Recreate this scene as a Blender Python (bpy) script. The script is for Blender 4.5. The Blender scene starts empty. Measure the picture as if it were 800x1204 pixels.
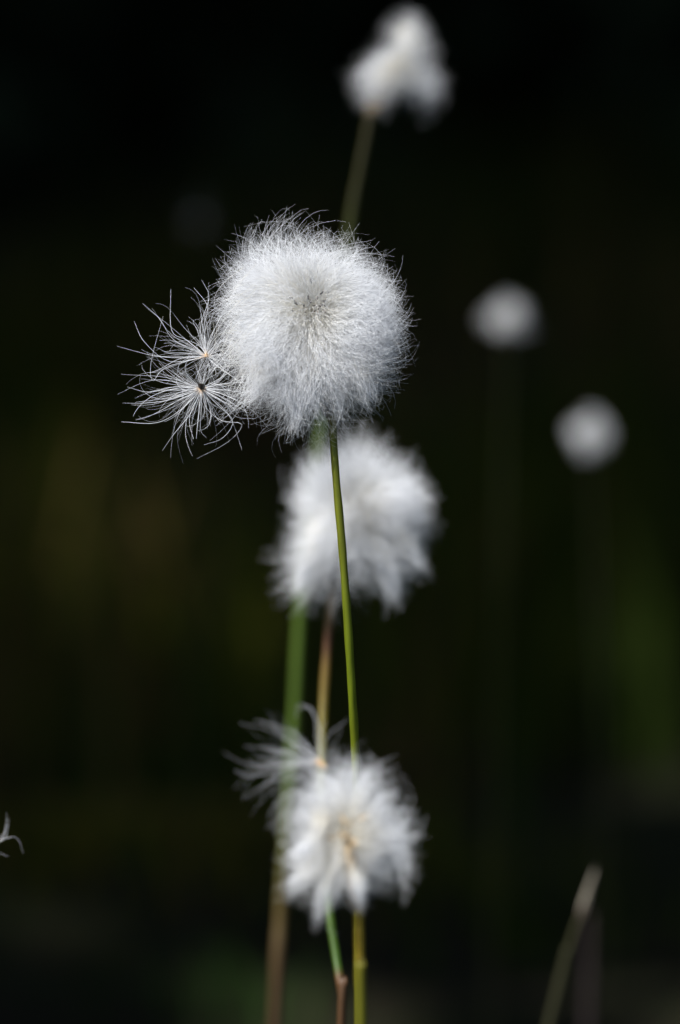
import bpy, math
import numpy as np
from mathutils import Vector

rng = np.random.default_rng(11)
R = math.radians
S = bpy.context.scene
COL = S.collection

# ------------------------------------------------------------------ camera
CAM_H, PITCH = 0.45, 8.0
LENS, SENSOR_H = 110.0, 23.6
FOCUS = 0.90
PX = 1204.0 * LENS / SENSOR_H          # photo pixels per unit of tangent
cp, sp_ = math.cos(R(PITCH)), math.sin(R(PITCH))
FWD = np.array([0, cp, -sp_]); UPV = np.array([0, sp_, cp]); RIGHT = np.array([1.0, 0, 0])
EYE = np.array([0, 0, CAM_H])

def at(px, py, d):
    """the place that lies d metres in front of the lens at a photo position"""
    return EYE + FWD * d + RIGHT * ((px - 400) / PX * d) + UPV * ((602 - py) / PX * d)

cam = bpy.data.cameras.new('camera'); camo = bpy.data.objects.new('camera', cam); COL.objects.link(camo)
cam.sensor_fit = 'VERTICAL'; cam.sensor_height = SENSOR_H; cam.sensor_width = 15.7; cam.lens = LENS
cam.clip_start = 0.02; cam.clip_end = 400
camo.location = EYE; camo.rotation_euler = (R(90 - PITCH), 0, 0)
cam.dof.use_dof = True; cam.dof.focus_distance = FOCUS; cam.dof.aperture_fstop = 5.6; cam.dof.aperture_blades = 0
S.camera = camo

# ------------------------------------------------------------------ light
SUN_EL, SUN_AZ_FRONT = 55.0, 45.0      # high, from over the photographer's left shoulder
sd = Vector((-math.cos(R(SUN_EL)) * math.cos(R(SUN_AZ_FRONT)), -math.cos(R(SUN_EL)) * math.sin(R(SUN_AZ_FRONT)), math.sin(R(SUN_EL))))
sun = bpy.data.lights.new('sun', 'SUN'); so = bpy.data.objects.new('sun', sun); COL.objects.link(so)
sun.energy = 4.0; sun.angle = R(0.5); sun.color = (1.0, 0.98, 0.955)
so.rotation_euler = sd.to_track_quat('Z', 'Y').to_euler(); so.location = (-3, -2, 6)
w = bpy.data.worlds.new('World'); S.world = w; w.use_nodes = True
nt = w.node_tree; bg = nt.nodes['Background']
sky = nt.nodes.new('ShaderNodeTexSky'); sky.sky_type = 'NISHITA'; sky.sun_disc = False
sky.sun_elevation = R(SUN_EL); sky.sun_rotation = math.atan2(sd.x, sd.y)
nt.links.new(sky.outputs[0], bg.inputs[0]); bg.inputs[1].default_value = 0.068
S.view_settings.view_transform = 'Standard'; S.view_settings.look = 'None'
S.view_settings.exposure = 0.95; S.view_settings.gamma = 1.0
S.view_settings.use_curve_mapping = False
S.render.engine = 'CYCLES'
c = S.cycles
c.max_bounces = 14; c.diffuse_bounces = 10; c.glossy_bounces = 3; c.transmission_bounces = 8; c.transparent_max_bounces = 8
c.sample_clamp_indirect = 4.0; c.sample_clamp_direct = 0.0
c.use_denoising = True
try:
    c.denoiser = 'OPENIMAGEDENOISE'; c.denoising_input_passes = 'RGB_ALBEDO_NORMAL'; c.denoising_prefilter = 'ACCURATE'
except Exception:
    pass
c.use_adaptive_sampling = False

# ------------------------------------------------------------------ materials
def mat(name):
    m = bpy.data.materials.new(name); m.use_nodes = True
    n = m.node_tree.nodes; b = n['Principled BSDF']
    return m, m.node_tree, b

def bristle_mat(name, root, tip, gloss=0.45, rough=0.32, transl=0.3):
    """silky white bristle: cream at its root, white towards its tip, some light passes through"""
    m, t, b = mat(name)
    a = t.nodes.new('ShaderNodeAttribute'); a.attribute_name = 'along'
    r = t.nodes.new('ShaderNodeValToRGB'); t.links.new(a.outputs['Fac'], r.inputs[0])
    e = r.color_ramp.elements
    e[0].position = 0.0; e[0].color = (*root, 1); e[1].position = 0.62; e[1].color = (*tip, 1)
    t.links.new(r.outputs[0], b.inputs['Base Color'])
    b.inputs['Roughness'].default_value = rough; b.inputs['Specular IOR Level'].default_value = gloss
    tr = t.nodes.new('ShaderNodeBsdfTranslucent'); t.links.new(r.outputs[0], tr.inputs[0])
    mx = t.nodes.new('ShaderNodeMixShader'); mx.inputs[0].default_value = transl
    t.links.new(b.outputs[0], mx.inputs[1]); t.links.new(tr.outputs[0], mx.inputs[2])
    t.links.new(mx.outputs[0], t.nodes['Material Output'].inputs[0])
    return m

M_BRISTLE = bristle_mat('white_bristle', (0.93, 0.89, 0.78), (0.952, 0.963, 0.982))
M_LOOSE = bristle_mat('loose_bristle', (0.90, 0.62, 0.34), (0.90, 0.91, 0.93), 0.6, 0.25, 0.25)
# only the very base of a loose bristle is tan
M_LOOSE.node_tree.nodes['Color Ramp'].color_ramp.elements[1].position = 0.10

def attr_mat(name, rough=0.5, spec=0.3, scale=900.0, amount=0.25):
    """plant tissue: its own colour along its length, broken up by fine lengthwise streaks and specks"""
    m, t, b = mat(name)
    a = t.nodes.new('ShaderNodeAttribute'); a.attribute_name = 'tint'
    tc = t.nodes.new('ShaderNodeTexCoord'); mp = t.nodes.new('ShaderNodeMapping'); mp.inputs['Scale'].default_value = (1, 1, 0.12)
    nz = t.nodes.new('ShaderNodeTexNoise'); nz.inputs['Scale'].default_value = scale; nz.inputs['Detail'].default_value = 4
    t.links.new(tc.outputs['Object'], mp.inputs[0]); t.links.new(mp.outputs[0], nz.inputs['Vector'])
    rp = t.nodes.new('ShaderNodeMapRange'); rp.inputs['To Min'].default_value = 1 - amount; rp.inputs['To Max'].default_value = 1 + amount
    t.links.new(nz.outputs['Fac'], rp.inputs['Value'])
    mu = t.nodes.new('ShaderNodeVectorMath'); mu.operation = 'SCALE'
    t.links.new(a.outputs['Color'], mu.inputs[0]); t.links.new(rp.outputs[0], mu.inputs['Scale'])
    t.links.new(mu.outputs[0], b.inputs['Base Color'])
    b.inputs['Roughness'].default_value = rough; b.inputs['Specular IOR Level'].default_value = spec
    bp = t.nodes.new('ShaderNodeBump'); bp.inputs['Strength'].default_value = 0.25; bp.inputs['Distance'].default_value = 0.0002
    t.links.new(nz.outputs['Fac'], bp.inputs['Height']); t.links.new(bp.outputs[0], b.inputs['Normal'])
    return m
M_STEM = attr_mat('stem_tissue', 0.5, 0.3, 900.0, 0.45)
M_DRY = attr_mat('dry_tissue', 0.7, 0.2)

def plain(name, col, rough=0.6, spec=0.3, scale=300.0, amount=0.4):
    m, t, b = mat(name)
    tc = t.nodes.new('ShaderNodeTexCoord')
    nz = t.nodes.new('ShaderNodeTexNoise'); nz.inputs['Scale'].default_value = scale; nz.inputs['Detail'].default_value = 5
    t.links.new(tc.outputs['Object'], nz.inputs['Vector'])
    r = t.nodes.new('ShaderNodeValToRGB'); t.links.new(nz.outputs['Fac'], r.inputs[0])
    e = r.color_ramp.elements
    e[0].position = 0.3; e[0].color = (*[x * (1 - amount) for x in col], 1)
    e[1].position = 0.7; e[1].color = (*[x * (1 + amount) for x in col], 1)
    t.links.new(r.outputs[0], b.inputs['Base Color'])
    b.inputs['Roughness'].default_value = rough; b.inputs['Specular IOR Level'].default_value = spec
    return m
M_SEED = plain('dark_seed', (0.012, 0.008, 0.006), 0.35, 0.4, 900)
M_TANSEED = plain('tan_seed', (0.55, 0.33, 0.14), 0.5, 0.3, 900)
M_CORE = plain('spikelet_scale', (0.10, 0.085, 0.07), 0.7, 0.2, 900)
M_BRACT = plain('papery_bract', (0.16, 0.12, 0.07), 0.6, 0.3, 700)

# ------------------------------------------------------------------ meshes
def mesh_from(name, V, F, material, attrs=None, smooth=True):
    """V (n,3); F a (m,4) array of quads or a (m,3) array of triangles"""
    me = bpy.data.meshes.new(name)
    V = np.asarray(V, np.float32); F = np.asarray(F, np.int32)
    k = F.shape[1]
    me.vertices.add(len(V)); me.vertices.foreach_set('co', V.ravel())
    me.loops.add(F.size); me.loops.foreach_set('vertex_index', F.ravel())
    me.polygons.add(len(F)); me.polygons.foreach_set('loop_start', np.arange(0, F.size, k, dtype=np.int32))
    me.polygons.foreach_set('loop_total', np.full(len(F), k, np.int32))
    if smooth:
        me.polygons.foreach_set('use_smooth', np.ones(len(F), bool))
    for an, (typ, data) in (attrs or {}).items():
        at_ = me.attributes.new(an, typ, 'POINT')
        at_.data.foreach_set('color' if typ == 'FLOAT_COLOR' else 'value', np.asarray(data, np.float32).ravel())
    me.update(calc_edges=True); me.validate()
    me.materials.append(material)
    return me

def link(name, me, parent=None, origin=None):
    """the mesh as an object; vertices are in world metres and become local to origin"""
    o = bpy.data.objects.new(name, me); COL.objects.link(o)
    if parent is not None:
        o.parent = parent
        base = np.array(o.parent['_at'])
    elif origin is not None:
        base = np.array(origin); o.location = origin
    else:
        base = np.zeros(3)
    n = len(me.vertices); co = np.empty(n * 3, np.float32); me.vertices.foreach_get('co', co)
    co = co.reshape(-1, 3) - base
    me.vertices.foreach_set('co', co.ravel()); me.update()
    o['_at'] = [float(x) for x in base]
    return o

def tag(o, label=None, cat=None, group=None, kind=None):
    if label: o['label'] = label
    if cat: o['category'] = cat
    if group: o['group'] = group
    if kind: o['kind'] = kind
    return o

def empty(name, loc, label, cat, group=None):
    o = bpy.data.objects.new(name, None); COL.objects.link(o); o.location = loc
    o.empty_display_size = 0.02; o['_at'] = [float(x) for x in loc]
    return tag(o, label, cat, group)

def norm(v): return v / np.maximum(np.linalg.norm(v, axis=-1, keepdims=True), 1e-12)

def tubes(P, rad, sides=3):
    """P (n,k,3) centre lines, rad (n,k): open tubes; returns V, F"""
    n, k, _ = P.shape
    T = norm(np.gradient(P, axis=1))
    ref = norm(rng.normal(size=(n, 1, 3)))
    chord = norm(P[:, -1:] - P[:, :1])
    ref = norm(ref - chord * (ref * chord).sum(-1, keepdims=True))
    U = norm(np.cross(T, np.broadcast_to(ref, T.shape))); W = np.cross(T, U)
    a = np.arange(sides) * 2 * math.pi / sides
    ring = U[:, :, None] * np.cos(a)[:, None] + W[:, :, None] * np.sin(a)[:, None]
    V = P[:, :, None] + ring * rad[:, :, None, None]
    idx = np.arange(n * k * sides).reshape(n, k, sides)
    nx = np.roll(idx, -1, axis=2)
    F = np.stack([idx[:, :-1], nx[:, :-1], nx[:, 1:], idx[:, 1:]], -1).reshape(-1, 4)
    return V.reshape(-1, 3), F

def spline(pts, n):
    """Catmull-Rom through the points"""
    pts = np.asarray(pts, float)
    if len(pts) == 2:
        return pts[0] + (pts[1] - pts[0]) * np.linspace(0, 1, n)[:, None]
    p = np.vstack([2 * pts[0] - pts[1], pts, 2 * pts[-1] - pts[-2]])
    seg = np.linspace(0, len(pts) - 1, n); i = np.minimum(seg.astype(int), len(pts) - 2); u = (seg - i)[:, None]
    a, b, c_, d = p[i], p[i + 1], p[i + 2], p[i + 3]
    return 0.5 * (2 * b + (c_ - a) * u + (2 * a - 5 * b + 4 * c_ - d) * u ** 2 + (3 * b - a - 3 * c_ + d) * u ** 3)

def stem_mesh(name, line, r0, r1, stops, material, sides=14, n=90, dim=1.0):
    """a stem along line (top first), its radius from r0 to r1; stops = [(fraction, colour)]; slightly ridged and uneven"""
    L = spline(line, n); t = np.linspace(0, 1, n)
    rad = r0 + (r1 - r0) * t
    rad = rad * (1 + 0.04 * np.sin(t * 41 + 1) + 0.03 * np.sin(t * 97))
    L = np.vstack([L[:1], L, L[-1:]]); rad = np.r_[1e-6, rad, 1e-6]; t = np.r_[0, t, 1]
    T = norm(np.gradient(L, axis=0)); T[0] = T[1]; T[-1] = T[-2]
    U = norm(np.cross(T, np.array([0, 1.0, 0.1]))); W = np.cross(T, U)
    a = np.arange(sides) * 2 * math.pi / sides
    ridge = 1 + 0.07 * np.cos(3 * a + 0.6)
    V = L[:, None] + (U[:, None] * np.cos(a)[:, None] + W[:, None] * np.sin(a)[:, None]) * (rad[:, None] * ridge)[..., None]
    idx = np.arange(len(L) * sides).reshape(len(L), sides); nx = np.roll(idx, -1, axis=1)
    F = np.stack([idx[:-1], nx[:-1], nx[1:], idx[1:]], -1).reshape(-1, 4)
    xs = [s[0] for s in stops]; cs = np.array([s[1] for s in stops]) * dim
    C = np.stack([np.interp(t, xs, cs[:, k]) for k in range(3)], -1)
    C = np.repeat(C[:, None], sides, 1).reshape(-1, 3)
    return mesh_from(name, V.reshape(-1, 3), F, material, {'tint': ('FLOAT_COLOR', np.c_[C, np.ones(len(C))])})

def spindle(name, centre, axis, length, width, material, point=1.6, flat=0.7):
    """a pointed, slightly three-sided seed or spikelet"""
    axis = norm(np.array(axis, float)); ref = norm(np.cross(axis, [0.3, 0.9, 0.2])); w3 = np.cross(axis, ref)
    n, k = 11, 10
    t = np.linspace(0, 1, n); prof = (np.sin(t ** 0.75 * math.pi)) ** 0.75 * (1 - 0.25 * t); prof[0] = prof[-1] = 0.01
    a = np.arange(k) * 2 * math.pi / k
    sh = 1 + 0.14 * np.cos(3 * a)
    V = np.array(centre) + axis * ((t - 0.5) * length)[:, None, None] + (ref * (np.cos(a) * sh)[:, None] + w3 * (np.sin(a) * sh * flat)[:, None]) * (prof * width / 2)[:, None, None]
    idx = np.arange(n * k).reshape(n, k); nx = np.roll(idx, -1, axis=1)
    F = np.stack([idx[:-1], nx[:-1], nx[1:], idx[1:]], -1).reshape(-1, 4)
    return mesh_from(name, V.reshape(-1, 3), F, material)

# ------------------------------------------------------------------ fluff
def fluff(centre, ring, mean_r, count, rad, seed, core=0.12, droop=0.1, comb=0.35, locks=160, gather=0.45, whorl=None, part=0.75, rough=0.06, gap=0.80, fly=0.03, k=9, wild=0.24, crimp=1.0, stretch=1.0, core_axis=None, min_len=0.66):
    """bristles of one head.  ring = [(degrees around the head seen from the front, reach in m)], mean_r its reach to the front and back.
    returns centre lines P (n,k,3), radii (n,k), fraction along (n,k)"""
    g = np.random.default_rng(seed)
    ang = np.array([r[0] for r in ring], float); rea = np.array([r[1] for r in ring], float)
    o_ = np.argsort(ang); ang, rea = ang[o_], rea[o_]
    BA = g.normal(size=(5, 3)) * 3.2; bp_ = g.random(5) * 6.28
    def reach(d):
        th = np.degrees(np.arctan2(d @ UPV, d @ RIGHT))
        rr = np.interp(th, ang, rea, period=360)
        front = np.abs(d @ FWD)
        return (rr * (1 - front ** 2) + mean_r * front ** 2) * (1 + rough * (np.sin(d @ BA.T + bp_)).sum(1) / 2.2)
    def dirs(n):
        v = norm(g.normal(size=(n * 3, 3)))
        if whorl is not None:                 # fewer bristles point straight out of the tip of the head
            cth = v @ norm(np.array(whorl)); keep = g.random(len(v)) > np.clip((cth - gap) / 0.18, 0, 0.92)
            v = v[keep]
        return v[:n]
    lk = dirs(locks); lk_len = g.uniform(0.9, 1.06, locks)
    A = g.normal(size=(6, 3)) * 2.6; ph = g.random(6) * 6.28; vec = g.normal(size=(6, 3))
    def flow(d):
        return (np.sin(d @ A.T + ph)[:, :, None] * vec).sum(1) / 2.4
    d = dirs(count); n = len(d)
    near = np.argmax(d @ lk.T, axis=1)
    perp = lambda v, q: v - q * (v * q).sum(-1, keepdims=True)
    Lf = reach(d) * (min_len + (1.02 - min_len) * g.random(n) ** 0.55)
    isfly = g.random(n) < fly
    Lf = np.where(isfly, Lf * g.uniform(1.0, 1.1, n), Lf)
    t = np.linspace(0, 1, k)
    ca = norm(np.array(core_axis if core_axis is not None else [0, 0, 1.0]))
    org = np.array(centre) + d * mean_r * core * g.random((n, 1)) + ca * (g.uniform(-1, 0.35, (n, 1)) * mean_r * core * 2 * stretch)
    fl = perp(flow(d), d) * comb; rb = perp(g.normal(size=(n, 3)), d) * wild
    rb = np.where(isfly[:, None], rb * 1.5, rb)
    bend = fl + rb + perp(np.broadcast_to(np.array([0, 0, -1.0]), (n, 3)) * droop, d)
    if whorl is not None:
        wv = norm(np.array(whorl)); cth = d @ wv
        bend = bend - perp(np.broadcast_to(wv, (n, 3)), d) * (part * np.clip((cth + 0.25) / 0.9, 0, 1))[:, None]
    phi = np.linalg.norm(bend, axis=-1, keepdims=True); e0 = bend / np.maximum(phi, 1e-9)
    th = np.minimum(phi, 1.0) * 1.9 * t[None] ** 1.35                  # each bristle leaves straight and turns more and more aside
    th2 = (g.normal(size=n) * crimp * 0.55)[:, None] * t[None] ** 2.5; e3 = np.cross(d, e0)
    stp = d[:, None] * np.cos(th)[..., None] + e0[:, None] * (np.sin(th) * np.cos(th2))[..., None] + e3[:, None] * (np.sin(th2) * np.sqrt(np.abs(np.sin(th)) + 0.05))[..., None]
    stp = norm(stp); run = np.concatenate([np.zeros((n, 1, 3)), np.cumsum((stp[:, 1:] + stp[:, :-1]) / 2, 1)], 1) / (k - 1)
    rad_max = np.linalg.norm(run, axis=-1).max(1)
    P = org[:, None] + run * (Lf / np.maximum(rad_max, 0.6))[:, None, None]
    lb = perp(flow(lk), lk) * comb + perp(np.broadcast_to(np.array([0, 0, -1.0]), lk.shape) * droop, lk)
    lph = np.linalg.norm(lb, axis=-1, keepdims=True); le = lb / np.maximum(lph, 1e-9)
    lth = np.minimum(lph, 1.0) * 1.9 * t[None] ** 1.35
    ls = lk[:, None] * np.cos(lth)[..., None] + le[:, None] * np.sin(lth)[..., None]
    lrun = np.concatenate([np.zeros((locks, 1, 3)), np.cumsum((ls[:, 1:] + ls[:, :-1]) / 2, 1)], 1) / (k - 1)
    LK = np.array(centre) + lrun * (reach(lk) * lk_len / np.maximum(np.linalg.norm(lrun, axis=-1).max(1), 0.6))[:, None, None]
    wgt = (gather * g.random(n) ** 0.8 * np.where(isfly, 0.1, 1))[:, None] * np.sin(np.clip(t, 0, 1) * 1.9)[None] ** 1.5
    P = P + (LK[near] - P) * (wgt * np.minimum(1, (Lf / reach(d)))[:, None])[..., None]
    e1 = norm(perp(g.normal(size=(n, 3)), d)); e2 = np.cross(d, e1)      # slight crimp and curled tips
    fr = g.uniform(3, 9, n)[:, None] * t; p0 = g.random(n)[:, None] * 6.28
    amp = (mean_r * crimp * 0.085 * g.random(n) ** 1.6 + mean_r * 0.01)[:, None] * t
    P = P + e1[:, None] * (amp * np.sin(fr + p0))[..., None] + e2[:, None] * (amp * np.cos(fr * 0.8 + p0))[..., None]
    rr = rad * g.uniform(0.6, 1.35, n)[:, None] * (1 - 0.72 * t ** 1.6)
    return P, rr, np.broadcast_to(t, (n, k))

def fluff_mesh(name, sets, material):
    Vs, Fs, As, off = [], [], [], 0
    for P, rr, tt in sets:
        V, F = tubes(P, rr)
        Vs.append(V); Fs.append(F + off); off += len(V); As.append(np.repeat(tt[..., None], 3, -1).ravel())
    return mesh_from(name, np.vstack(Vs), np.vstack(Fs), material, {'along': ('FLOAT', np.concatenate(As))})

def lock(c_px, tip_px, d, n, spread, rad, seed, dz=-0.006, k=12, side=0.0):
    """a hanging lock: n bristles from about c_px that gather towards tip_px"""
    g = np.random.default_rng(seed); t = np.linspace(0, 1, k); s = d / PX
    a, b = at(*c_px, d + dz * 0.4), at(*tip_px, d + dz); L = np.linalg.norm(b - a); ax = norm(b - a)
    mid = (a + b) / 2 + np.cross(ax, FWD) * L * side + np.array([0, -1, 0]) * abs(dz) * 0.6
    A = a + g.normal(size=(n, 3)) * spread * 0.8 * s; B = a + (b - a) * g.uniform(0.72, 1.04, (n, 1)) + g.normal(size=(n, 3)) * spread * 0.45 * s; M = mid + g.normal(size=(n, 3)) * spread * 0.9 * s
    P = A[:, None] * ((1 - t) ** 2)[:, None] + M[:, None] * (2 * t * (1 - t))[:, None] + B[:, None] * (t ** 2)[:, None]
    q = norm(g.normal(size=(n, 3))); w_ = (spread * s * g.random(n))[:, None] * t * 0.45
    P = P + q[:, None] * (w_ * np.sin(g.uniform(3, 8, n)[:, None] * t + g.random(n)[:, None] * 6.28))[..., None]
    rr = rad * g.uniform(0.6, 1.3, n)[:, None] * (1 - 0.7 * t ** 1.6)
    return P, rr, np.broadcast_to(t, (n, k))

def ring_px(pairs, d):
    return [(a, r / PX * d) for a, r in pairs]

def strands(list_px, d, rad, k=16, wob=0.0):
    """single bristles whose course can be made out: [(px, py, depth offset in m), ...] each"""
    out = []
    for s in list_px:
        pts = [at(q[0], q[1], d + (q[2] if len(q) > 2 else 0)) for q in s]
        out.append(spline(pts, k))
    P = np.array(out); t = np.linspace(0, 1, k)
    if wob:
        P = P + rng.normal(size=P.shape) * wob
    rr = rad * rng.uniform(0.75, 1.25, len(P))[:, None] * (1 - 0.65 * t ** 2)
    return P, rr, np.broadcast_to(t, (len(P), k))

OLIVE = (0.105, 0.118, 0.007); LIME = (0.125, 0.165, 0.007); GREEN = (0.036, 0.066, 0.006)

def plant(label, stem_px, r0, r1, stops, group='cottongrass stalks in the bog'):
    """a cottongrass standing on the ground: stem_px = [(px, py, depth)] from the head down; the last leg runs on to the ground"""
    pts = [at(*p) for p in stem_px]
    dirn = norm(pts[-1] - pts[-2]); n_ = 5
    last = pts[-1]; z = ground_z(last[0], last[1])
    foot = np.array([last[0] + dirn[0] * 0.10, last[1] + 0.01, 0.0]); foot[2] = ground_z(foot[0], foot[1]) - 0.01
    mid = (last + foot) / 2 + np.array([dirn[0] * 0.02, 0, 0])
    root = empty('cottongrass', (foot[0], foot[1], foot[2] + 0.01), label, 'cottongrass', group)
    pts += [mid, foot]
    link('stem', stem_mesh('stem', pts, r0, r1, stops, M_STEM), root)
    return root

M_TANCORE = plain('tan_scale', (0.52, 0.39, 0.23), 0.7, 0.2, 900)
def head_parts(root, head, base, apex, seeds, seed_len=0.0021, seed=1, bracts=4, spread=1.0, whorl=None, core_mat=None):
    """the spikelet inside the fluff, its seeds and the bracts at its foot"""
    g = np.random.default_rng(seed)
    ax = norm(apex - base); ln = np.linalg.norm(apex - base)
    link('receptacle', spindle('receptacle', (base + apex) / 2, ax, ln * 1.05, ln * 0.2, core_mat or M_CORE), head)
    for i in range(seeds):
        v = norm(g.normal(size=3) * 0.8 + (whorl if whorl is not None else ax) * 1.3)
        c_ = apex + v * g.uniform(0.0012, 0.0042) * spread
        link('seed', spindle('seed', c_, norm(v + g.normal(size=3) * 0.3), seed_len * g.uniform(0.7, 1.1), seed_len * 0.28, core_mat or (M_CORE if i % 3 else M_SEED)), head)
    for i in range(bracts):
        a = i * 6.28 / bracts + 0.5
        out = norm(RIGHT * math.cos(a) + FWD * math.sin(a))
        c_ = base + out * 0.0011 + ax * 0.0002 + np.array([0, -0.0006, 0])
        link('bract', spindle('bract', c_, norm(ax + out * 0.55), 0.0046, 0.0017, M_BRACT, flat=0.25), root)

# ------------------------------------------------------------------ ground
gA = np.random.default_rng(4)
GK = gA.normal(size=(10, 2)); GP = gA.random(10) * 6.28
def ground_z(x, y):
    x = np.asarray(x, float); y = np.asarray(y, float)
    z = np.zeros(np.broadcast(x, y).shape)
    for i in range(10):
        f = 1.6 + 0.75 * i
        z = z + 0.022 / (1 + 0.35 * i) * np.sin(GK[i, 0] * x * f + GK[i, 1] * y * f + GP[i])
    z = z * np.clip((np.hypot(x, y - 0.9) - 0.2) / 1.0, 0.15, 1)
    return z if z.shape else float(z)

def ground():
    a = np.linspace(-1, 1, 181); ax_ = np.sign(a) * (np.abs(a) * 5 + np.abs(a) ** 5 * 145)
    X, Y = np.meshgrid(ax_, ax_ + 3.0, indexing='ij')
    Z = ground_z(X, Y)
    far = np.clip((np.hypot(X, Y) - 12) / 60, 0, 1); Z = Z * (1 + 6 * far)
    V = np.stack([X, Y, Z], -1).reshape(-1, 3); n = 181
    idx = np.arange(n * n).reshape(n, n)
    F = np.stack([idx[:-1, :-1], idx[1:, :-1], idx[1:, 1:], idx[:-1, 1:]], -1).reshape(-1, 4)
    m, t, b = mat('peat_and_moss')
    tc = t.nodes.new('ShaderNodeTexCoord')
    n1 = t.nodes.new('ShaderNodeTexNoise'); n1.inputs['Scale'].default_value = 3.5; n1.inputs['Detail'].default_value = 8; n1.inputs['Roughness'].default_value = 0.65
    n2 = t.nodes.new('ShaderNodeTexNoise'); n2.inputs['Scale'].default_value = 60; n2.inputs['Detail'].default_value = 6
    for q in (n1, n2): t.links.new(tc.outputs['Object'], q.inputs['Vector'])
    r = t.nodes.new('ShaderNodeValToRGB'); t.links.new(n1.outputs['Fac'], r.inputs[0])
    e = r.color_ramp.elements
    e[0].position = 0.36; e[0].color = (0.008, 0.006, 0.003, 1)
    e[1].position = 0.5; e[1].color = (0.016, 0.013, 0.005, 1)
    x_ = e.new(0.6); x_.color = (0.018, 0.024, 0.006, 1)
    x_ = e.new(0.72); x_.color = (0.034, 0.022, 0.009, 1)
    mx = t.nodes.new('ShaderNodeMix'); mx.data_type = 'RGBA'; mx.blend_type = 'MULTIPLY'; mx.inputs['Factor'].default_value = 0.7
    t.links.new(r.outputs[0], mx.inputs['A']); t.links.new(n2.outputs['Color'], mx.inputs['B'])
    t.links.new(mx.outputs['Result'], b.inputs['Base Color'])
    b.inputs['Roughness'].default_value = 0.9; b.inputs['Specular IOR Level'].default_value = 0.15
    bp = t.nodes.new('ShaderNodeBump'); bp.inputs['Distance'].default_value = 0.01; t.links.new(n2.outputs['Fac'], bp.inputs['Height']); t.links.new(bp.outputs[0], b.inputs['Normal'])
    o = link('ground', mesh_from('ground', V, F, m))
    tag(o, 'dark peaty bog ground, lost in shade behind the cottongrass', 'ground', kind='structure')
ground()

# ------------------------------------------------------------------ blades
def blades(name, n_tuft, per, xr, yr, h, wdt, cols, seed, lean=0.45, fixed=None):
    g = np.random.default_rng(seed)
    tx = g.uniform(*(xr or (0, 1)), n_tuft); ty = yr[0] + (yr[1] - yr[0]) * g.random(n_tuft) ** 1.3
    ts = g.uniform(0.6, 1.2, n_tuft); tcol = g.integers(0, len(cols), n_tuft)
    if fixed:
        pos = np.array([tuft_at(f[0], f[1]) for f in fixed]); tx, ty = pos[:, 0], pos[:, 1]; tcol = np.array([f[2] for f in fixed]); ts = np.full(n_tuft, 1.1)
    n = n_tuft * per; ti = np.repeat(np.arange(n_tuft), per)
    x = tx[ti] + g.normal(size=n) * 0.045 * ts[ti]; y = ty[ti] + g.normal(size=n) * 0.045 * ts[ti]
    H = h * ts[ti] * g.uniform(0.45, 1.15, n)
    lim = CAM_H - y * math.tan(R(PITCH + 6.06)) - 0.035            # nothing in front of the plants reaches into the view
    H = np.where((y < 2.25) & (np.abs(x) < 0.7), np.minimum(H, np.maximum(lim, 0.03)), H)
    a = g.random(n) * 6.28; ln = g.uniform(0.1, lean, n)
    k = 6; t = np.linspace(0, 1, k)
    z0 = ground_z(x, y)
    d = np.stack([np.cos(a), np.sin(a), np.zeros(n)], -1)
    P = np.stack([x, y, z0 - 0.004], -1)[:, None] + d[:, None] * (H * ln)[:, None, None] * (t ** 1.8)[None, :, None]
    P[:, :, 2] += H[:, None] * (t - 0.25 * ln[:, None] * t ** 3)
    side = np.stack([-d[:, 1], d[:, 0], np.zeros(n)], -1)
    wv = (wdt * g.uniform(0.6, 1.3, n))[:, None] * (1 - t ** 2 * 0.95) * 0.5
    fold = np.array([0, 0, 0]) + d * 0.35
    Lq = P - side[:, None] * wv[..., None]; Rq = P + side[:, None] * wv[..., None]; Mq = P + fold[:, None] * wv[..., None]
    V = np.stack([Lq, Mq, Rq], 2).reshape(-1, 3)
    idx = np.arange(n * k * 3).reshape(n, k, 3)
    F = np.concatenate([np.stack([idx[:, :-1, q], idx[:, :-1, q + 1], idx[:, 1:, q + 1], idx[:, 1:, q]], -1).reshape(-1, 4) for q in (0, 1)])
    C = np.array(cols)[tcol[ti]] * g.uniform(0.6, 1.35, (n, 1))
    C = np.repeat(C, k * 3, 0)
    return mesh_from(name, V, F, M_BLADE, {'tint': ('FLOAT_COLOR', np.c_[C, np.ones(len(C))])})
M_BLADE = attr_mat('grass_blade', 0.85, 0.06, 60, 0.3)
g_cols = [(0.028, 0.045, 0.006), (0.05, 0.052, 0.006), (0.016, 0.036, 0.007), (0.07, 0.055, 0.008), (0.012, 0.022, 0.006)]
d_cols = [(0.12, 0.078, 0.026), (0.085, 0.05, 0.016), (0.15, 0.105, 0.04)]
o = link('grass', blades('grass', 380, 26, (-2.2, 2.2), (0.55, 5.6), 0.19, 0.0035, g_cols, 21)); tag(o, 'blurred dark green grass and sedge in the shade behind the white heads', 'grass', kind='stuff')
TUFTS = [(40, 780, 3), (100, 790, 3), (150, 740, 2), (210, 770, 3), (100, 660, 2), (240, 640, 1), (170, 610, 1), (60, 330, 1), (130, 300, 1), (30, 300, 0), (730, 620, 0), (560, 480, 0), (570, 590, 1), (620, 800, 0), (480, 760, 1), (330, 770, 0), (180, 700, 0), (20, 640, 1),
         (765, 1100, 4), (60, 540, 0), (640, 460, 0), (780, 520, 1), (560, 250, 0), (680, 260, 0)]
T_COLS = [(0.025, 0.042, 0.005), (0.062, 0.068, 0.007), (0.10, 0.070, 0.022), (0.085, 0.074, 0.010), (0.07, 0.04, 0.026)]
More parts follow.
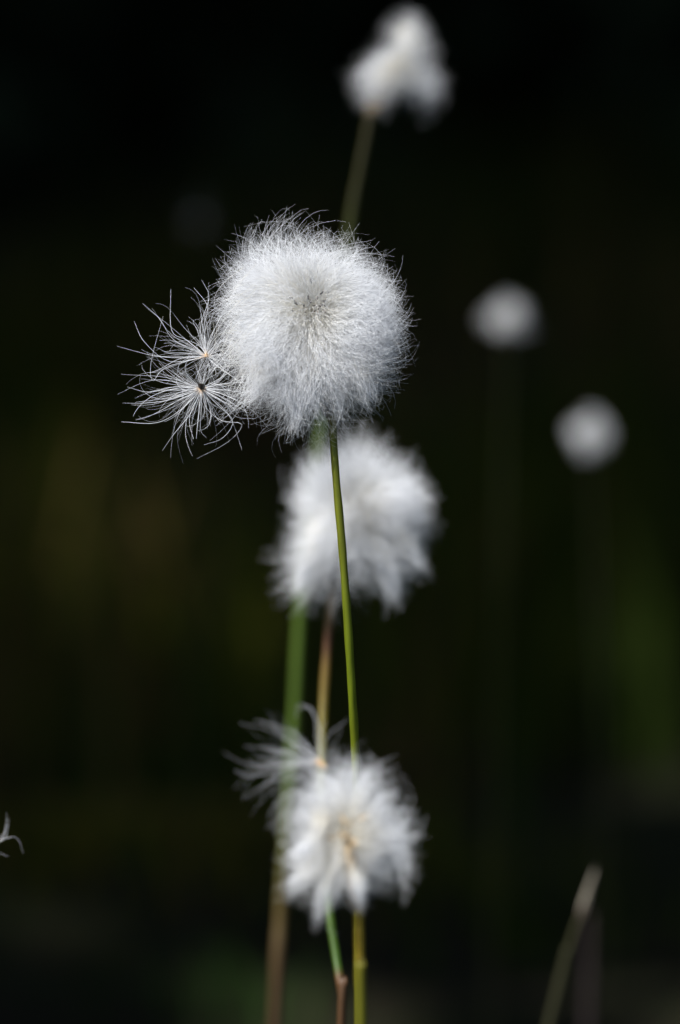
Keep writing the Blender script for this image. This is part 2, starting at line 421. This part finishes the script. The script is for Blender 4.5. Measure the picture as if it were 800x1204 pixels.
def tuft_at(px, py):
    v = FWD + RIGHT * ((px - 400) / PX) + UPV * ((602 - py) / PX); k_ = (0.09 - CAM_H) / v[2]; q = EYE + v * k_
    return q[0], q[1]
o = link('dry_grass', blades('dry_grass', 230, 24, (-2.2, 2.2), (2.4, 5.6), 0.15, 0.003, d_cols, 22, 0.9)); tag(o, 'blurred brown dead grass lying between the dark green tufts', 'dry grass', kind='stuff')

o = link('dry_grass', blades('dry_grass', len(TUFTS), 70, None, (0, 1), 0.17, 0.0045, T_COLS, 23, 0.7, fixed=TUFTS)); tag(o, 'blurred olive and brown sedge tufts glimmering faintly in the dark', 'sedge', kind='stuff'); o.name = 'sedge_grass'
# ------------------------------------------------------------------ woods
def woods():
    g = np.random.default_rng(8)
    spots = []
    for i in range(8):                                # unseen spruce rows added on the left to shade the bog
        spots.append((-3.0 - 0.2 * (i % 2), 0.24 + 1.0 * i, g.uniform(11.5, 12.5), 1.3 if i == 0 else 1.75, 0.33 if i == 0 else 0.6))  # first crown made columnar to sharpen the front edge of the shade
    for i in range(8):
        spots.append((-4.5 - 0.3 * (i % 2), -0.1 + 1.15 * i, g.uniform(13, 15), 2.1))
    for i in range(5):                                # unseen row added on the right to cut skylight on the bog
        spots.append((2.9 + 0.25 * (i % 2) + 0.1 * i, 1.6 + 1.15 * i, g.uniform(8, 10), 1.5))
    for i in range(13):                               # the wood right across behind the bog
        spots.append((-2.6 + 0.62 * i, 6.6 + 0.5 * (i % 2) + g.uniform(-.15, .15), g.uniform(5, 7.5), 1.15))
    for i in range(9):
        spots.append((-4 + 1.2 * i, 8.6 + g.uniform(-.4, .4), g.uniform(8, 10), 1.6))
    tv, tf, off = [], [], 0
    sv, sf, soff = [], [], 0
    trunkP, trunkR, limbP, limbR = [], [], [], []
    for x, y, h, rmax, *taper in spots:
        z0 = ground_z(x, y) - 0.05
        t = np.linspace(0, 1, 9)
        trunkP.append(np.stack([x + 0.03 * np.sin(t * 5 + x), y + 0.03 * np.cos(t * 4 + y), z0 + h * t], -1)); trunkR.append(0.016 * h * (1 - 0.95 * t) + 0.004)
        nb = int(26 + 3.4 * h)
        zf = np.linspace(0.015, 0.97, nb)
        for f in zf:
            for a in g.random(5) * 6.28:
                Lb = rmax * (1 - f) ** (taper[0] if taper else 0.75) * g.uniform(0.75, 1.08) + 0.08
                d = np.array([math.cos(a), math.sin(a), 0]); b0 = np.array([x, y, z0 + h * f])
                tt = np.linspace(0, 1, 9)
                line = b0 + d * Lb * tt[:, None] + np.array([0, 0, 1]) * (-(0.32 + 0.1 * (1 - f)) * Lb * tt + 0.20 * Lb * tt ** 3)[:, None]
                limbP.append(line); limbR.append(0.008 * (1 - 0.9 * tt) + 0.001)
                m = max(6, int(26 * Lb)); u = g.uniform(0.12, 1.0, m)
                q = b0 + d * Lb * u[:, None]; q = np.stack([np.interp(u, tt, line[:, c_]) for c_ in range(3)], -1)
                s = g.choice([-1, 1], m)
                sdv = np.array([-d[1], d[0], 0])
                dirv = norm(d * g.uniform(0.5, 1.1, (m, 1)) + sdv * (s * g.uniform(0.4, 1.1, m))[:, None] + np.array([0, 0, -1]) * g.uniform(0.05, 0.6, (m, 1)))
                ln = (0.11 + 0.16 * Lb * (1 - 0.5 * u)) * g.uniform(0.7, 1.25, m)
                wd = norm(np.cross(dirv, g.normal(size=(m, 3)) * 0.5 + np.array([0, 0, 1.0]))) * (ln * 0.25)[:, None]
                nrm = np.cross(dirv, norm(wd)) * (ln * 0.05)[:, None]
                # spray: a keeled, tapering leafy spray of four corners a side
                a0 = q; a1 = q + dirv * (ln * 0.45)[:, None] + wd; a2 = q + dirv * ln[:, None] - np.array([0, 0, 0.12]) * ln[:, None]; a3 = q + dirv * (ln * 0.45)[:, None] - wd; mid_ = q + dirv * (ln * 0.5)[:, None] + nrm
                V = np.stack([a0, a1, a2, a3, mid_], 1).reshape(-1, 3); ix = np.arange(m * 5).reshape(m, 5) + soff
                sv.append(V); soff += len(V)
                sf.append(np.concatenate([ix[:, [0, 1, 4]], ix[:, [1, 2, 4]], ix[:, [2, 3, 4]], ix[:, [3, 0, 4]]]))
    V1, F1 = tubes(np.array(trunkP), np.array(trunkR), 8); V2, F2 = tubes(np.array(limbP), np.array(limbR), 3)
    V3 = np.vstack(sv); F3 = np.vstack(sf)
    mb = plain('spruce_bark', (0.05, 0.038, 0.03), 0.9, 0.1, 20); mn = plain('spruce_needles', (0.018, 0.032, 0.014), 0.7, 0.15, 6, 0.5)
    Q = np.vstack([F1, F2 + len(V1)]); Tt = np.vstack([Q[:, [0, 1, 2]], Q[:, [0, 2, 3]], F3 + len(V1) + len(V2)])
    me = mesh_from('woods', np.vstack([V1, V2, V3]), Tt, mb, smooth=False)
    me.materials.append(mn)
    mi = np.zeros(len(me.polygons), np.int32); mi[2 * len(Q):] = 1
    me.polygons.foreach_set('material_index', mi)
    o = link('woods', me)
    tag(o, 'far dark spruce wood, black in its own shade along the top of the photo', 'woods', kind='stuff')
woods()

# ------------------------------------------------------------------ the sharp head
D1 = 0.90
base1, core1 = at(389, 483, D1 + 0.001), at(369, 366, D1 - 0.001)
p1 = plant('in focus cottongrass with the largest, sharpest round white head on a thin olive stem',
           [(390, 486, D1), (395, 560, D1), (402, 640, D1 + .001), (408, 720, D1 + .003), (413, 800, D1 + .006), (417, 870, D1 + .010), (420, 960, D1 + .014), (421.5, 1080, D1 + .02), (422.5, 1204, D1 + .026)], 0.00072, 0.0009,
           [(0, (0.11, 0.085, 0.01)), (.04, OLIVE), (.2, OLIVE), (.38, LIME), (.7, (0.1, 0.1, 0.006)), (1, (0.05, 0.045, 0.01))])
ring1 = ring_px([(0, 95), (20, 95), (38, 101), (55, 96), (75, 82), (90, 78), (108, 88), (125, 106), (142, 108), (160, 102), (180, 106), (-160, 116), (-135, 119), (-118, 116), (-105, 140), (-97, 128), (-88, 108), (-75, 103), (-60, 108), (-40, 106), (-20, 102)], D1)
WH = norm(np.array([-0.02, -0.93, 0.33]))
fs = [fluff(core1, ring1, 0.0168, 16500, 0.0000265, 31, core=0.16, droop=0.05, comb=0.42, locks=420, gather=0.3, whorl=WH, fly=0.06, k=13, wild=0.34, crimp=2.8, rough=0.085, stretch=1.4, core_axis=core1 - base1)]
fs += [lock((362, 400), (346, 507), D1, 260, 13, 0.000034, 311), lock((375, 400), (366, 488), D1, 200, 12, 0.000032, 312), lock((420, 420), (438, 478), D1, 120, 14, 0.000032, 313), lock((320, 420), (292, 475), D1, 160, 15, 0.000032, 314), lock((300, 385), (238, 452), D1, 46, 22, 0.000032, 315, dz=-.002), lock((300, 420), (262, 490), D1, 46, 20, 0.000032, 316, dz=-.003, side=.2), lock((392, 420), (398, 496), D1, 120, 11, 0.000028, 318, dz=-.004), lock((350, 420), (325, 488), D1, 120, 12, 0.000028, 319), lock((300, 350), (246, 372), D1, 40, 20, 0.00003, 317, dz=-.002, side=-.2)]
h1 = link('flower_head', fluff_mesh('flower_head', fs, M_BRISTLE), p1)
head_parts(p1, h1, base1, core1 + WH * 0.002, 24, seed_len=0.0015, seed=3, whorl=WH, spread=1.7)

# ------------------------------------------------------------------ loose seeds beside it
def loose_seed(label, centre, axis, seed_mat, seed_len, seed_w, sets, neck_mat):
    root = empty('loose_seed', centre, label, 'seed tuft', 'loose cottongrass seeds')
    ax = norm(np.array(axis, float))
    link('seed', spindle('seed', np.array(centre) + ax * seed_len * 0.5, ax, seed_len, seed_w, seed_mat, flat=0.9), root)
    link('bristle_base', spindle('bristle_base', np.array(centre) - ax * 0.0002, ax, 0.0013, 0.0010, neck_mat, flat=0.9), root)
    link('bristles', fluff_mesh('bristles', sets, M_LOOSE), root)
    return root

def spray(cx, cy, d, fans, rad, seed, k=18, curl=0.72, depth=0.55, share=0.42):
    """bristles of a loose seed: fans = [(degrees, spread, reach px, count)]"""
    g = np.random.default_rng(seed); out = []
    c0 = at(cx, cy, d); s = d / PX
    for a, spd, rch, n in fans:
        for _ in range(int(n * share)):
            th = R(a + g.normal() * spd); L = rch * g.uniform(0.6, 1.15) * s
            dv = RIGHT * math.cos(th) + UPV * math.sin(th) + FWD * g.normal() * depth; dv = norm(dv)
            e1 = norm(np.cross(dv, g.normal(size=3)))
            e2 = np.cross(dv, e1); t = np.linspace(0, 1, k)
            ph = g.normal() * curl * 2.1; wb = g.uniform(.015, .10); f = g.uniform(3, 8); p = g.random() * 6.28
            aa = ph * t ** g.uniform(1.2, 2.4); st_ = dv * np.cos(aa)[:, None] + e1 * np.sin(aa)[:, None] + e2 * (0.5 * np.sin(g.normal() * t ** 2))[:, None]
            run = np.vstack([np.zeros(3), np.cumsum((st_[1:] + st_[:-1]) / 2, 0)]) / (k - 1)
            P = c0 + run * L * 1.12 + e2 * (L * wb * t * np.sin(f * t + p))[:, None] + np.array([0, 0, -1]) * (L * 0.08 * t ** 2)[:, None]
            out.append(P)
    P = np.array(out); t = np.linspace(0, 1, k)
    rr = rad * (0.42 + 0.9 * g.random(len(P)) ** 2)[:, None] * (1 - 0.65 * t ** 2)
    return P, rr, np.broadcast_to(t, (len(P), k))

fs = [spray(237, 457, D1 - .002, [(180, 16, 86, 60), (205, 14, 80, 44), (232, 10, 66, 26), (262, 9, 62, 26), (295, 10, 70, 22), (325, 14, 62, 26), (-4, 9, 78, 44), (22, 14, 60, 26), (150, 16, 74, 26), (75, 30, 40, 30)], 0.000042, 41),
      strands([[(237, 457), (205, 455), (175, 461, .003), (150, 455, .004)], [(237, 457), (200, 470), (170, 474), (144, 474, -.003)], [(237, 457), (215, 480), (185, 497, .004), (143, 496, .006)],
               [(237, 457), (225, 485), (205, 510), (191, 530, .004)], [(237, 457), (243, 480), (262, 495), (285, 499, -.004), (268, 520), (232, 539, -.004)], [(237, 457), (255, 475), (274, 495), (262, 515), (240, 523)],
               [(237, 457), (234, 485), (232, 505), (231, 516)], [(237, 457), (237, 480), (236, 505), (243, 515)], [(237, 457), (262, 472, -.003), (278, 490), (300, 492)], [(237, 457), (265, 451), (300, 449), (330, 446)]], D1 - .003, 0.000052)]
loose_seed('loose black seed left of the sharp white head, silver bristles spread like a star', at(237, 456, D1 - .002), at(239, 440, D1 - .010) - at(237, 456, D1 - .002), M_SEED, 0.0022, 0.0016, fs, M_TANSEED)
fs = [spray(243, 419, D1 + .003, [(92, 9, 84, 34), (112, 10, 66, 20), (150, 14, 78, 34), (172, 12, 74, 22), (205, 18, 62, 20), (60, 16, 52, 26), (15, 22, 66, 34), (-25, 20, 60, 30), (-70, 18, 36, 20)], 0.000040, 42),
      strands([[(243, 419), (215, 421), (180, 418), (138, 407, .004)], [(243, 419), (205, 400), (188, 375), (168, 357, .005)], [(243, 419), (222, 402), (196, 380), (172, 362)], [(243, 419), (200, 425), (170, 402), (158, 378, .003)],
               [(243, 419), (220, 400), (202, 388), (201, 340, .004)], [(243, 419), (240, 385), (244, 360), (228, 338, .003)], [(243, 419), (195, 432), (180, 448), (178, 425), (192, 372)], [(243, 419), (236, 385), (246, 350), (238, 330)]], D1 + .002, 0.000048)]
loose_seed('loose pale tan seed with upswept bristles, just above the black one', at(243, 418, D1 + .003), at(243, 419, D1 + .010) - at(243, 415, D1), M_TANSEED, 0.0012, 0.0009, fs, M_TANSEED)

# ------------------------------------------------------------------ the head behind its stem
D2 = 0.990
base2, core2 = at(391, 688, D2), at(424, 603, D2)
p2 = plant('cottongrass with big soft white head right behind the olive stem, tan at its stalk top',
           [(390, 694, D2), (384, 770, D2), (379, 860, D2 - .005), (379, 960, D2 - .02), (386, 1060, D2 - .03), (396, 1130, D2 - .035), (403, 1175, D2 - .04), (401, 1210, D2 - .045)], 0.00092, 0.00085,
           [(0, (0.18, 0.125, 0.065)), (.045, (0.17, 0.11, 0.05)), (.075, (0.065, 0.03, 0.015)), (.10, (0.07, 0.0325, 0.015)), (.13, (0.13, 0.08, 0.015)), (.24, (0.1, 0.09, 0.01)), (.34, (0.06, 0.08, 0.01)), (.45, GREEN), (.57, (0.04, 0.085, 0.01)), (.60, (0.085, 0.04, 0.015)), (1, (0.05, 0.03, 0.015))])
ring2 = ring_px([(a, r * 0.91) for a, r in [(90, 108), (60, 100), (45, 98), (20, 98), (0, 95), (-20, 97), (-40, 100), (-62, 120), (-80, 86), (-110, 90), (-128, 124), (-145, 104), (180, 95), (165, 96), (148, 97), (135, 82), (110, 101)]], D2)
fs = [fluff(core2, ring2, 0.0165, 8000, 0.00004, 51, core=0.16, droop=0.06, comb=0.4, locks=150, gather=0.4, fly=0.05, k=9, wild=0.3, crimp=1.4, rough=0.13)]
fs += [lock((445, 620), (465, 708), D2, 220, 13, 0.00004, 511), lock((380, 620), (349, 698), D2, 220, 12, 0.00004, 512), lock((470, 625), (498, 670), D2, 120, 14, 0.00004, 513)]
h2 = link('flower_head', fluff_mesh('flower_head', fs, M_BRISTLE), p2)
head_parts(p2, h2, base2, core2, 6, seed=5)
# the tip of a leaf sheath on its stalk
a_, b_ = at(400, 1176, D2 - .042), at(409, 1161, D2 - .044)
link('leaf_tip', spindle('leaf_tip', (a_ + b_) / 2, b_ - a_, 0.0036, 0.0011, plain('withered_leaf', (0.34, 0.22, 0.15), 0.6), flat=0.5), p2)

# ------------------------------------------------------------------ the lowest head
D3 = 0.832
base3, core3 = at(421, 1064, D3), at(409, 978, D3 - .002)
p3 = plant('cottongrass with the lowest white head, ragged and slightly blurred, on a yellow green stem',
           [(421, 1064, D3), (422.5, 1110, D3), (424, 1160, D3), (425, 1210, D3)], 0.00082, 0.0009,
           [(0, (0.17, 0.12, 0.0075)), (.3, (0.15, 0.11, 0.0075)), (.6, (0.1, 0.1, 0.0075)), (1, (0.05, 0.045, 0.01))])
ring3 = ring_px([(a, r * 0.92) for a, r in [(90, 108), (75, 104), (60, 92), (40, 72), (20, 74), (0, 84), (-20, 86), (-40, 76), (-60, 78), (-80, 82), (-100, 84), (-115, 96), (-130, 98), (-145, 95), (-160, 90), (180, 84), (160, 84), (140, 92), (120, 100)]], D3)
fs = [fluff(core3, ring3, 0.0125, 2900, 0.000036, 61, core=0.12, droop=0.05, comb=0.7, locks=70, gather=0.45, whorl=(0.0, -0.97, 0.2), gap=0.62, fly=0.06, k=11, wild=0.42, crimp=2.4, rough=0.15)]
fs += [lock((395, 1010), (372, 1086), D3, 70, 13, 0.000036, 611), lock((375, 1005), (333, 1052), D3, 70, 14, 0.000036, 612), lock((418, 1010), (424, 1068), D3, 120, 10, 0.000036, 613), lock((380, 960), (338, 1010), D3, 120, 9, 0.000036, 614, side=0.3)]
h3 = link('flower_head', fluff_mesh('flower_head', fs, M_BRISTLE), p3)
head_parts(p3, h3, base3, core3 + np.array([0, -0.0045, 0.001]), 16, seed=6, core_mat=M_TANCORE, whorl=norm(np.array([0, -.97, .2])))
fs = [spray(377, 897, D3 + .002, [(162, 12, 98, 34), (178, 8, 92, 22), (200, 14, 88, 26), (140, 14, 76, 20), (115, 16, 66, 12), (225, 12, 70, 16), (95, 20, 50, 10)], 0.000036, 43, curl=0.4, depth=0.35),
      strands([[(377, 897), (352, 880), (320, 860), (282, 850)], [(377, 897), (345, 872), (318, 852), (300, 846)], [(377, 897), (330, 898), (290, 898), (262, 884)], [(377, 897), (335, 905), (295, 912), (276, 906)], [(377, 897), (375, 865), (368, 838), (352, 828), (347, 845)], [(377, 897), (378, 862), (365, 832), (350, 835)]], D3, 0.000042)]
loose_seed('blurred tan based seed tuft sweeping left from the top of the lowest white head', at(377, 897, D3 + .002), at(382, 902, D3) - at(377, 897, D3), M_TANSEED, 0.0016, 0.0011, fs, M_TANSEED)

# ------------------------------------------------------------------ the head at the top
D4 = 1.085
base4, core4 = at(439, 128, D4), at(470, 80, D4)
p4 = plant('blurred cottongrass with small lopsided head highest in the photo, on a long leaning stem',
           [(437, 130, D4), (424, 195, D4), (412, 262, D4), (395, 400, D4), (376, 520, D4), (361, 640, D4), (352, 730, D4), (345, 860, D4), (338, 960, D4), (330, 1070, D4), (323, 1204, D4)], 0.00098, 0.0014,
           [(0, (0.022, 0.019, 0.005)), (.14, (0.022, 0.022, 0.004)), (.3, (0.05, 0.075, 0.008)), (.45, (0.058, 0.1, 0.011)), (.62, (0.06, 0.1, 0.011)), (.75, (0.08, 0.055, 0.015)), (.85, (0.065, 0.035, 0.02)), (1, (0.06, 0.03, 0.025))])
ring4 = ring_px([(0, 56), (-20, 60), (-38, 62), (-52, 40), (-70, 26), (-90, 24), (-110, 30), (-130, 50), (-150, 60), (180, 58), (160, 54), (130, 34), (100, 29), (70, 29), (40, 38), (20, 50)], D4)
ring4b = ring_px([(0, 32), (45, 32), (90, 36), (135, 30), (180, 26), (-90, 34), (-45, 46)], D4)
fs = [fluff(core4, ring4, 0.0085, 1500, 0.00004, 71, core=0.16, droop=0.2, comb=0.35, locks=60, gather=0.5, k=9, wild=0.3, rough=0.14),
      fluff(at(478, 42, D4 + .003), ring4b, 0.0055, 420, 0.00004, 72, core=0.2, droop=0.1, comb=0.3, locks=30, gather=0.4, k=8, wild=0.35, rough=0.22),
      lock((474, 70), (482, 30), D4, 60, 10, 0.00004, 711)]
h4 = link('flower_head', fluff_mesh('flower_head', fs, M_BRISTLE), p4)
head_parts(p4, h4, base4, core4, 3, seed=7)

# ------------------------------------------------------------------ the far ones
def far_head(label, px, py, d, r_px, count, rad, seed, lean=0.0, ring=None):
    c0 = at(px, py, d); b0 = c0 - np.array([0, 0, r_px / PX * d * 0.8])
    root = plant(label, [(px, py + r_px * 0.8, d), (px - lean, py + 150, d), (px - 2.2 * lean, py + 330, d)], 0.0004, 0.0005,
                 [(0, (0.014, 0.016, 0.004)), (.4, (0.010, 0.014, 0.004)), (1, (0.012, 0.010, 0.004))])
    rg = ring_px(ring or [(0, r_px), (90, r_px * 0.95), (180, r_px), (-60, r_px * 1.05), (-120, r_px * 0.9)], d)
    h = link('flower_head', fluff_mesh('flower_head', [fluff(c0, rg, r_px / PX * d, count, rad, seed, droop=0.1, comb=0.4, locks=60, gather=0.6, k=7, fly=0.05, rough=0.22)], M_BRISTLE), root)
    head_parts(root, h, b0, c0, 2, seed=seed)
    return root
far_head('very blurred round bluish white head at the right, the upper left one of two', 597, 373, 1.49, 23, 1500, 0.00004, 81, 4, ring=[(0, 23), (60, 21), (120, 23), (180, 24), (-130, 18), (-70, 20), (-45, 30)])
far_head('very blurred round bluish white head at the right, the lower right one of two', 694, 508, 1.48, 23, 1500, 0.00004, 82, -5, ring=[(0, 20), (60, 21), (110, 25), (180, 21), (-140, 22), (-90, 26), (-30, 23)])
far_head('faint grey head barely showing in the black, left above the sharp head', 233, 258, 1.8, 12, 60, 0.00005, 83, 2, ring=[(0, 14), (90, 42), (180, 14), (-90, 42), (45, 18), (135, 18), (-45, 18), (-135, 18)])

# ------------------------------------------------------------------ at the left edge
D5 = 0.87
p5 = plant('cottongrass cut off by the left edge near the bottom, only a thin white wisp showing', [(-52, 1012, D5), (-54, 1110, D5), (-58, 1204, D5)], 0.0007, 0.0009, [(0, OLIVE), (.5, (0.05, 0.075, 0.01)), (1, (0.04, 0.03, 0.01))])
ring5 = ring_px([(0, 48), (20, 52), (90, 44), (180, 46), (-30, 46), (-90, 40)], D5)
st = strands([[(-40, 985), (-10, 988), (4, 983), (12, 962)], [(-40, 985), (-12, 990), (6, 986), (20, 985), (28, 1004)], [(-40, 985), (-15, 996), (0, 1003), (10, 1007)], [(-40, 985), (-12, 984), (5, 980), (8, 955)], [(-40, 985), (-8, 992), (7, 984), (10, 968)], [(-40, 985), (-8, 987), (8, 985), (14, 984)], [(-40, 985), (-10, 990), (2, 987), (9, 961)]], D5, 0.000032)
h5 = link('flower_head', fluff_mesh('flower_head', [fluff(at(-50, 985, D5), ring5, 0.0068, 1200, 0.00005, 91, droop=0.08, comb=0.4, locks=30, gather=0.8, k=8), st], M_BRISTLE), p5)
head_parts(p5, h5, at(-52, 1010, D5), at(-50, 985, D5), 2, seed=9)

# ------------------------------------------------------------------ dry stalks, lower right
def dry_stalk(label, line_px, r0, r1, stops, sheath=None):
    pts = [at(*p) for p in line_px]
    dirn = pts[-1] - pts[-2]; s = -pts[-1][2] / dirn[2]
    foot = pts[-1] + dirn * s; foot[2] = ground_z(foot[0], foot[1]) - 0.005
    root = empty('dry_stalk', (foot[0], foot[1], foot[2] + .005), label, 'dry stalk', 'dead stalks')
    link('stem', stem_mesh('stem', pts + [foot], r0, r1, stops, M_DRY), root)
    if sheath:
        q = [at(*p) for p in sheath]
        link('sheath', spindle('sheath', (q[0] + q[1]) / 2, q[0] - q[1], np.linalg.norm(q[0] - q[1]), 0.0016, plain('dry_sheath', (0.22, 0.195, 0.15), 0.6, 0.3), flat=0.6), root)
    return root
D6 = 1.09
dry_stalk('dead stalk with a pale tip leaning to the right, in the lower right corner', [(698, 1032, D6), (686, 1068, D6), (674, 1100, D6), (660, 1150, D6), (646, 1204, D6)], 0.0004, 0.0011,
          [(0, (0.07, 0.062, 0.05)), (.16, (0.07, 0.065, 0.05)), (.22, (0.06, 0.034, 0.026)), (.27, (0.03, 0.029, 0.011)), (1, (0.022, 0.022, 0.009))], [(701, 1018, D6), (680, 1088, D6)])
dry_stalk('faint purplish brown dead stalk standing just behind the pale tipped one', [(694, 1075, 1.26), (693, 1130, 1.26), (691, 1204, 1.26)], 0.0009, 0.0014, [(0, (0.0225, 0.015, 0.015)), (1, (0.02, 0.014, 0.014))])
for o in bpy.data.objects:
    if '_at' in o: del o['_at']
